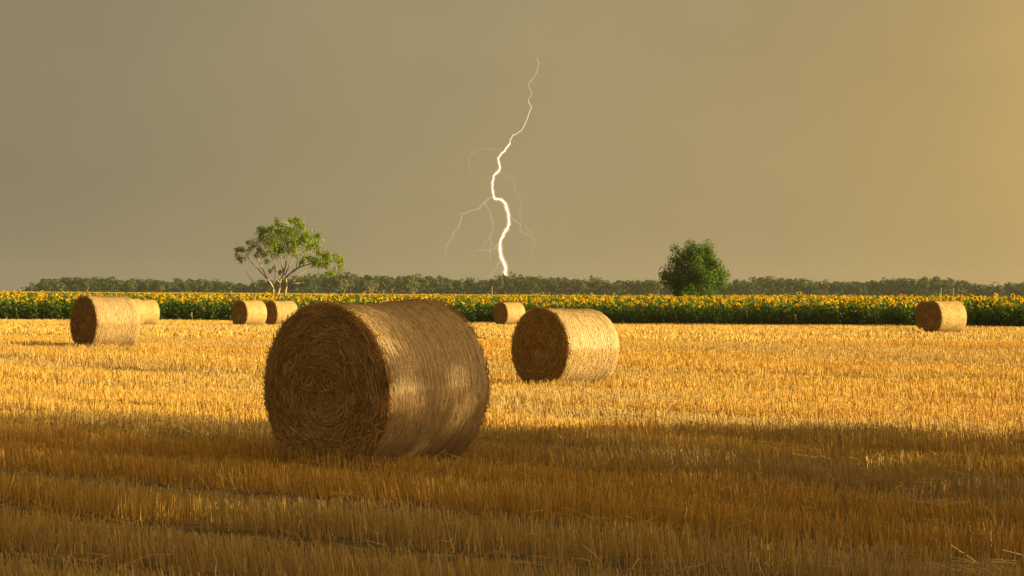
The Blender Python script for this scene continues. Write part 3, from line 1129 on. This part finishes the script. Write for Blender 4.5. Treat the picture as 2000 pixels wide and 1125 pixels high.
def round_tree(name, base, height, width, n_clump, n_leaf, leaf, g0, seed, label, cat='tree', group=None, low=0.05, mat='leaf', trunk_r=0.14, lop=0.18, bury=0.0):
    """bushy tree: a forked trunk and many leafy clumps filling an uneven crown"""
    r = np.random.default_rng(seed)
    root = empty(name, base)
    tag(root, label, cat, group)
    H, W = height, width / 2
    cz = H * (0.5 + low / 2)
    rz_ = H * (1 - low) / 2
    tr = MB()
    fork = H * max(0.18, low + 0.1)
    tube(tr, [(0, 0, -0.1), (0.04, 0, fork * 0.5), (0, 0.03, fork)], [trunk_r, trunk_r * 0.85, trunk_r * 0.8], 7, BARK_C * 0.7)
    dirs = unit(r.normal(size=(n_clump, 3)))
    rad = r.random(n_clump) ** 0.33
    lob = 1 + lop * np.sin(dirs[:, 0] * 4 + seed) * np.cos(dirs[:, 2] * 5 + dirs[:, 1] * 3 + seed * 1.7)
    box = 1 / np.linalg.norm(np.stack([np.hypot(dirs[:, 0], dirs[:, 1]), dirs[:, 2]]), ord=2.6, axis=0)
    C = dirs * (rad * lob * box)[:, None] * 0.84 * np.array([W, W, rz_]) + np.array([0, 0, cz])
    for k in range(0, n_clump, max(1, n_clump // 14)):
        e = C[k]
        tube(tr, [(0, 0, fork * 0.9), e * [0.35, 0.35, 0.5] + [0, 0, fork * 0.5], e], [trunk_r * 0.5, trunk_r * 0.3, trunk_r * 0.08], 5, BARK_C * 0.7)
    tr.build('trunk', M['bark'], root, smooth=True)
    lf = MB()
    cr = r.uniform(0.13, 0.24, n_clump) * W
    k = r.integers(0, n_clump, n_leaf)
    d = r.normal(size=(n_leaf, 3))
    d = d * np.minimum(1, 1.55 / np.linalg.norm(d, axis=1))[:, None]
    P = C[k] + d * (cr[k] * 0.62)[:, None]
    ok = P[:, 2] > 0.05
    g = np.asarray(g0) * r.uniform(0.65, 1.35, (n_leaf, 1)) * r.uniform(0.75, 1.25, n_clump)[k][:, None]
    leaf_quads(lf, P[ok], (leaf * r.uniform(0.7, 1.3, n_leaf))[ok], g[ok], nor=d[ok] + 0.6 * dirs[k][ok], jit=0.5)
    lf.build('crown', M[mat], root)
    return root


sparse_tree()


def tree_at(px, top, bottom, width_px, depth, **kw):
    t = at_depth(px, top, depth)
    b = at_depth(px, bottom, depth)
    z = float(tz(b.x, depth))
    return round_tree(base=(b.x, depth, z), height=t.z - z, width=width_px * depth / FPX, **kw)


tree_at(1354, 466, 590, 142, 235, name='leafy_tree', n_clump=190, n_leaf=27000, leaf=0.155, g0=(0.075, 0.13, 0.010), seed=4,
        label='dense round green tree standing alone behind the sunflowers on the right', low=0.06, lop=0.09)
tree_at(663, 566, 592, 17, 260, name='bush', n_clump=14, n_leaf=500, leaf=0.16, g0=(0.06, 0.09, 0.015), seed=9,
        label='small dark bush poking out of the crop below the sparse tree on its right', cat='bush', low=0.02, trunk_r=0.03)

# paler small trees standing in front of the far wood
pale = [(62, 551, 16, (0.10, 0.12, 0.03), 'pale tree at the left tip of the far wood, leftmost of all'),
        (121, 552, 19, (0.12, 0.14, 0.035), 'pale small tree before the far wood, above the leftmost bale on its left'),
        (152, 552, 12, (0.14, 0.13, 0.05), 'thin yellowish small tree before the far wood above the leftmost bale'),
        (170, 552, 14, (0.15, 0.15, 0.04), 'bright yellow-green small tree before the far wood, right of a thin one'),
        (313, 555, 22, (0.12, 0.13, 0.035), 'low pale tree before the far wood between the left and centre-left bales'),
        (672, 543, 26, (0.14, 0.15, 0.045), 'yellowish tree before the far wood just right of the sparse tree'),
        (727, 544, 36, (0.13, 0.135, 0.04), 'broad yellowish tree before the far wood above the huge bale'),
        (806, 539, 32, (0.11, 0.14, 0.035), 'light green tree in the far wood above the huge bale, right of the yellowish one')]
for k, (px, top, w, g, lab) in enumerate(pale):
    tree_at(px, top, 575, w, 1380, name='pale_tree', n_clump=22, n_leaf=520, leaf=0.9, g0=g, seed=30 + k, label=lab, group='pale trees before the far wood', low=0.05, mat='wood', trunk_r=0.25)

# far wood: reads as one mass
prof = [(-80, 564), (40, 566), (52, 564), (70, 556), (90, 543), (150, 540), (200, 540), (260, 543), (320, 546), (400, 544), (460, 551), (485, 557), (500, 548), (560, 540),
        (620, 533), (680, 528), (700, 532), (730, 538), (770, 535), (830, 536), (850, 536), (885, 543), (920, 541), (950, 545), (975, 537), (1000, 533), (1050, 537),
        (1090, 539), (1150, 540), (1200, 545), (1260, 544), (1300, 548), (1340, 551), (1420, 549), (1440, 545), (1480, 540), (1500, 537), (1560, 541), (1580, 546), (1640, 549), (1670, 547), (1730, 541), (1770, 540), (1820, 537),
        (1860, 541), (1900, 551), (1930, 557), (1950, 551), (1975, 547), (2000, 549), (2080, 548)]
ppx = np.array([p[0] for p in prof], float)
ppy = np.array([p[1] for p in prof], float)
mb = MB()
tk = MB()
r = np.random.default_rng(77)
ntree = 0
for row in range(4):
    px = -60.0
    while px < 2070:
        px += r.uniform(11, 24)
        if px < 74 and row > 0:
            continue
        depth = 1425 + row * 22 + r.uniform(-8, 8)
        top = np.interp(px, ppx, ppy) + r.uniform(-1.5, 3.0) + (3 - row) * 1.3 - 2.5
        t = at_depth(px, top, depth)
        z = float(tz(t.x, depth))
        H = t.z - z
        if H < 0.8:
            continue
        W = r.uniform(28, 52) * depth / FPX / 2 * min(1, H / 7 + 0.3)
        n_c = 9
        n_l = int(320 * (1 if row < 2 else 0.6))
        dirs = unit(r.normal(size=(n_c, 3)) * [1, 1, 0.9])
        C = dirs * (r.random(n_c) ** 0.5)[:, None] * [W * 0.62, W * 0.62, H * 0.33] + [t.x, depth, z + H * 0.55]
        cr = r.uniform(0.30, 0.42, n_c)
        k = r.integers(0, n_c, n_l)
        dd = unit(r.normal(size=(n_l, 3)))
        P = C[k] + dd * (cr[k] * r.uniform(0.75, 1.0, n_l))[:, None] * [W, W, H * 0.42]
        ok = (P[:, 2] > z) & (P[:, 2] < z + H * 1.02)
        hue = r.random()
        g = np.array([0.034, 0.064, 0.010]) * (1 - hue) + np.array([0.062, 0.088, 0.014]) * hue
        g = g * r.uniform(0.68, 1.1)
        cg = g * r.uniform(0.75, 1.25, (n_l, 1)) * r.uniform(0.85, 1.15, n_c)[k][:, None]
        leaf_quads(mb, P[ok], r.uniform(0.7, 1.35, n_l)[ok], cg[ok], aspect=0.85, nor=dd[ok], jit=0.35)
        # undergrowth closing the foot of the wood
        n_l = 40
        P = np.stack([t.x + r.normal(0, W * 0.8, n_l), depth + r.normal(0, 3, n_l), z + r.random(n_l) * H * 0.4], -1)
        leaf_quads(mb, P, r.uniform(0.9, 1.6, n_l), g * r.uniform(0.7, 1.1, (n_l, 1)), aspect=0.85, nor=np.tile([0, -1.0, 0.4], (n_l, 1)), jit=0.6)
        ntree += 1
print('wood trees', ntree)
tag(mb.build('far_wood', M['wood']), 'hazy dark green wood along the horizon', 'wood', kind='stuff')

# trees standing out of frame to the right: they shade the foreground
for k, (x, y, h, w) in enumerate([(28, 2, 12.5, 16), (26, 14, 12, 14), (26, 23.6, 11.6, 10.8)]):
    round_tree('shade_tree', (x, y, 0), h, w, 120, (15500, 14500, 8200)[k], 0.34, (0.06, 0.09, 0.015), 50 + k,
               ['broad tree out of frame on the right, nearest to the camera, shading the stubble',
                'broad tree out of frame on the right, in the middle of three, shading the stubble',
                'smaller tree out of frame on the right, farthest of three, shading the huge bale'][k], group='trees beyond the right edge', low=0.12, trunk_r=0.3)

# ------------------------------------------------------------------ poles, weeds, loose straws
for px, top, depth, lab in ((961, 559, 900, 'thin pale pole before the far wood left of the lightning'),
                            (1838, 562, 900, 'thin pole before the far wood above the rightmost bale'),
                            (1862, 563, 900, 'second thin pole before the far wood, right of its twin above the rightmost bale')):
    t = at_depth(px, top, depth)
    z = float(tz(t.x, depth))
    root = empty('pole', (t.x, depth, z))
    tag(root, lab, 'pole', 'thin poles before the wood')
    mb = MB()
    tube(mb, [(0, 0, 0), (0, 0, (t.z - z) * 0.5), (0.02, 0, t.z - z)], [0.09, 0.08, 0.07], 8, (0.42, 0.36, 0.28))
    mb.build('shaft', M['post'], root, smooth=True)
    mb = MB()
    tube(mb, [(-0.28, -0.1, t.z - z - 0.25), (0.28, -0.1, t.z - z - 0.25)], [0.04, 0.04], 6, (0.36, 0.31, 0.25))
    mb.build('crossbar', M['post'], root, smooth=True)


def weed(px, top, depth, lab, group, head=True, tone=(0.45, 0.33, 0.16)):
    t = at_depth(px, top, depth)
    z = float(tz(t.x, depth))
    h = t.z - z
    root = empty('weed_stalk', (t.x, depth, z))
    tag(root, lab, 'weed', group)
    mb = MB()
    lean = random.gauss(0, 0.07)
    tube(mb, [(0, 0, 0), (lean * 0.3, 0, h * 0.5), (lean, 0, h)], [0.013, 0.011, 0.008], 5, tone)
    mb.build('stem', M['strand'], root, smooth=True)
    mb = MB()
    n = 40
    P = np.stack([lean + rng.normal(0, 0.035, n), rng.normal(0, 0.035, n), h - 0.30 * rng.random(n)], -1)
    leaf_quads(mb, P, 0.08, np.array(tone) * rng.uniform(0.7, 1.2, (n, 1)), up=-0.5, aspect=0.4)
    mb.build('seed_head', M['strand'], root)


for px, top in ((714, 568), (722, 567), (731, 562), (739, 570), (749, 566), (767, 564)):
    weed(px, top, 262, {714: 'leftmost pale seed-headed weed sticking up from the crop above the huge bale', 722: 'second seed-headed weed from the left above the huge bale',
                        731: 'tallest seed-headed weed sticking up from the crop above the huge bale', 739: 'shortest seed-headed weed above the huge bale, right of the tallest',
                        749: 'fifth seed-headed weed from the left above the huge bale', 767: 'rightmost seed-headed weed above the huge bale, apart from the others'}[px], 'tall weeds above the huge bale')
for px, top in ((1042, 572), (1062, 571), (1200, 570), (1290, 572)):
    weed(px, top, 215, {1042: 'thin pale weed sticking up from the crop just right of the lightning', 1062: 'thin pale weed above the dark end of the second largest bale',
                        1200: 'thin pale weed sticking up above the right end of the second largest bale', 1290: 'thin pale weed at the left foot of the dense round tree'}[px], 'tall weeds right of the lightning')
for px, bottom, top in ((1555, 637, 615), (1218, 634, 626), (1750, 638, 626), (376, 628, 610)):
    g = on_ground(px, bottom)
    lab = {1555: 'thin pale stalk at the foot of the sunflowers midway to the rightmost bale', 1218: 'short pale stalk at the foot of the sunflowers beside the second largest bale',
           1750: 'short pale stalk at the foot of the sunflowers just left of the rightmost bale', 376: 'pale stalk at the foot of the sunflowers left of the touching pair of bales'}[px]
    weed(px, top, g.y - 0.3, lab, 'pale stalks along the sunflower edge')

# loose straws lying at the lower right corner
g = on_ground(1915, 1178)
root = empty('straw_tuft', (g.x, g.y, g.z))
tag(root, 'tuft of long pale loose straws at the bottom right corner', 'straw')
for k in range(16):
    mb = MB()
    a = random.gauss(-0.25, 0.35)
    L = random.uniform(0.12, 0.30)
    o = np.array([random.gauss(0, 0.09), random.gauss(0, 0.05), 0.13 + random.random() * 0.08])
    d = np.array([math.cos(a), random.gauss(0, 0.3), math.sin(a) * 0.6])
    tube(mb, [o - d * L / 2, o + [0, 0, 0.015], o + d * L / 2], [0.003, 0.003, 0.002], 5, np.array([0.62, 0.45, 0.18]) * random.uniform(0.8, 1.1))
    mb.build('straw', M['strand'], root, smooth=True)

# ------------------------------------------------------------------ lightning
A6 = lambda pts: [(850 + u / 2.009, v / 2.009) for u, v in pts]
A7 = lambda pts: [(860 + u / 4.325, 280 + v / 4.325) for u, v in pts]
BOLT_D = 3000.0
gl = at_depth(988, 560, BOLT_D)
bolt = empty('lightning_bolt', (gl.x, BOLT_D, 0))
tag(bolt, 'bright white forked lightning bolt striking down behind the far wood', 'lightning')
mpp = BOLT_D / FPX
lr = np.random.default_rng(3)


def channel(name, px, r0, r1, colour, s, jit=1.0, dy=0.0):
    P = []
    for k, (u, v) in enumerate(px):
        p = at_depth(u, v, BOLT_D)
        P.append([p.x - gl.x, dy * k / (len(px) - 1), p.z])
    P = np.array(P)
    for it in range(2):
        mid = (P[1:] + P[:-1]) / 2
        seg = np.linalg.norm(P[1:] - P[:-1], axis=1)
        mid += lr.normal(size=mid.shape) * (seg * 0.085 * jit)[:, None]
        Q = np.empty((len(P) + len(mid), 3))
        Q[0::2] = P
        Q[1::2] = mid
        P = Q
    mb = MB()
    rad = np.linspace(r0, r1, len(P)) * mpp * lr.uniform(0.85, 1.18, len(P))
    tube(mb, P, rad, 8, (1, 1, 1))
    o = mb.build(name, mat_emit('lightning_' + name + str(len(bpy.data.materials)), colour, s), bolt, smooth=True)
    return P, rad, o


mainpx = A6([(400, 225), (398, 285), (380, 315), (365, 330), (365, 395), (378, 420), (355, 480), (335, 515), (305, 530)]) + \
    A7([(590, 0), (545, 65), (488, 128), (500, 180), (495, 232), (450, 275), (438, 330), (445, 410), (458, 470), (515, 475), (550, 510), (572, 580), (580, 660),
        (570, 715), (535, 760), (520, 800), (505, 890), (515, 960), (540, 1010), (553, 1060), (548, 1110), (548, 1200)])
nn = len(mainpx)
WHITE = (1.0, 0.93, 0.84, 1)
# upper part thinner and dimmer, lower part thick and bright
segs = [(0, 5, 0.45, 0.55, (1, 0.80, 0.58, 1), 0.30), (4, 10, 0.55, 0.85, (1, 0.84, 0.66, 1), 0.42), (9, 18, 0.9, 1.25, WHITE, 0.6), (17, nn, 1.3, 1.75, WHITE, 0.75)]
gm = bpy.data.materials.new('lightning_glow')
gm.use_nodes = True
gm.node_tree.nodes.clear()
ge = N(gm.node_tree, 'ShaderNodeEmission')
ge.inputs[0].default_value = (1.0, 0.55, 0.22, 1)
ge.inputs[1].default_value = 0.045
gm.node_tree.links.new(ge.outputs[0], N(gm.node_tree, 'ShaderNodeOutputMaterial').inputs['Volume'])
for a, b, r0, r1, cc, s in segs:
    P, rad, o = channel('main_channel', mainpx[a:b], r0, r1, cc, s, 0.8)
    if a > 5:
        mb = MB()
        tube(mb, P[::2], rad[::2] * 3.4, 8)
        mb.build('glow', gm, o)
DIM = (0.86, 0.66, 0.36, 1)
br = [
    (A7([(435, 450), (385, 485), (330, 555), (250, 568), (175, 595), (165, 680), (145, 730), (120, 745), (85, 820), (55, 860), (40, 950)]), 0.62, 0.3, 0.95),
    (A7([(378, 490), (385, 535), (430, 600), (448, 660), (440, 730), (418, 760), (425, 860), (415, 900), (415, 960), (428, 1000)]), 0.6, 0.25, 0.9),
    (A7([(418, 800), (365, 880)]), 0.4, 0.25, 0.8),
    (A7([(505, 848), (470, 870), (455, 890), (400, 905), (290, 928)]), 0.62, 0.2, 0.95),
    (A7([(515, 990), (465, 1060), (390, 1120)]), 0.5, 0.3, 0.85),
    (A7([(582, 590), (610, 635), (675, 680), (680, 740), (740, 765), (790, 790), (815, 870)]), 0.6, 0.25, 0.9),
    (A7([(520, 250), (585, 290), (630, 330), (630, 390), (685, 490), (670, 560), (682, 640), (740, 720), (775, 745)]), 0.3, 0.35, 0.8),
    (A7([(515, 62), (500, 55), (430, 42), (370, 45), (310, 75), (262, 100), (240, 150), (238, 195), (285, 245)]), 0.3, 0.3, 0.8),
    (A7([(785, 800), (765, 930), (780, 1000)]), 0.3, 0.2, 0.7),
    (A6([(400, 228), (395, 160), (375, 95), (345, 82), (290, 75), (320, 30), (325, -10)]), 0.35, 0.2, 0.52)]
for k, (px, r0, r1, s) in enumerate(br):
    channel('branch', px, r0, r1, DIM, s * 0.37, 1.0, [-20, 30, 10, -15, 20, 25, 40, -30, 20, 10][k])

# ------------------------------------------------------------------ haze
hz = MB()
x0, x1, y0, y1, z0, z1 = -1200, 1200, -60, 1700, -1.6, 17.0
V = [(x, y, z) for z in (z0, z1) for y in (y0, y1) for x in (x0, x1)]
hz.add(V, np.array([[0, 2, 3, 1], [4, 5, 7, 6], [0, 1, 5, 4], [2, 6, 7, 3], [0, 4, 6, 2], [1, 3, 7, 5]]))
hm = bpy.data.materials.new('haze')
hm.use_nodes = True
nt = hm.node_tree
nt.nodes.clear()
out = N(nt, 'ShaderNodeOutputMaterial')
pv = N(nt, 'ShaderNodeVolumePrincipled')
pv.inputs['Color'].default_value = (0.85, 0.82, 0.72, 1)
pv.inputs['Density'].default_value = 0.00006
pv.inputs['Anisotropy'].default_value = 0.2
nt.links.new(pv.outputs[0], out.inputs['Volume'])
haze = hz.build('haze', hm)
tag(haze, kind='stuff')
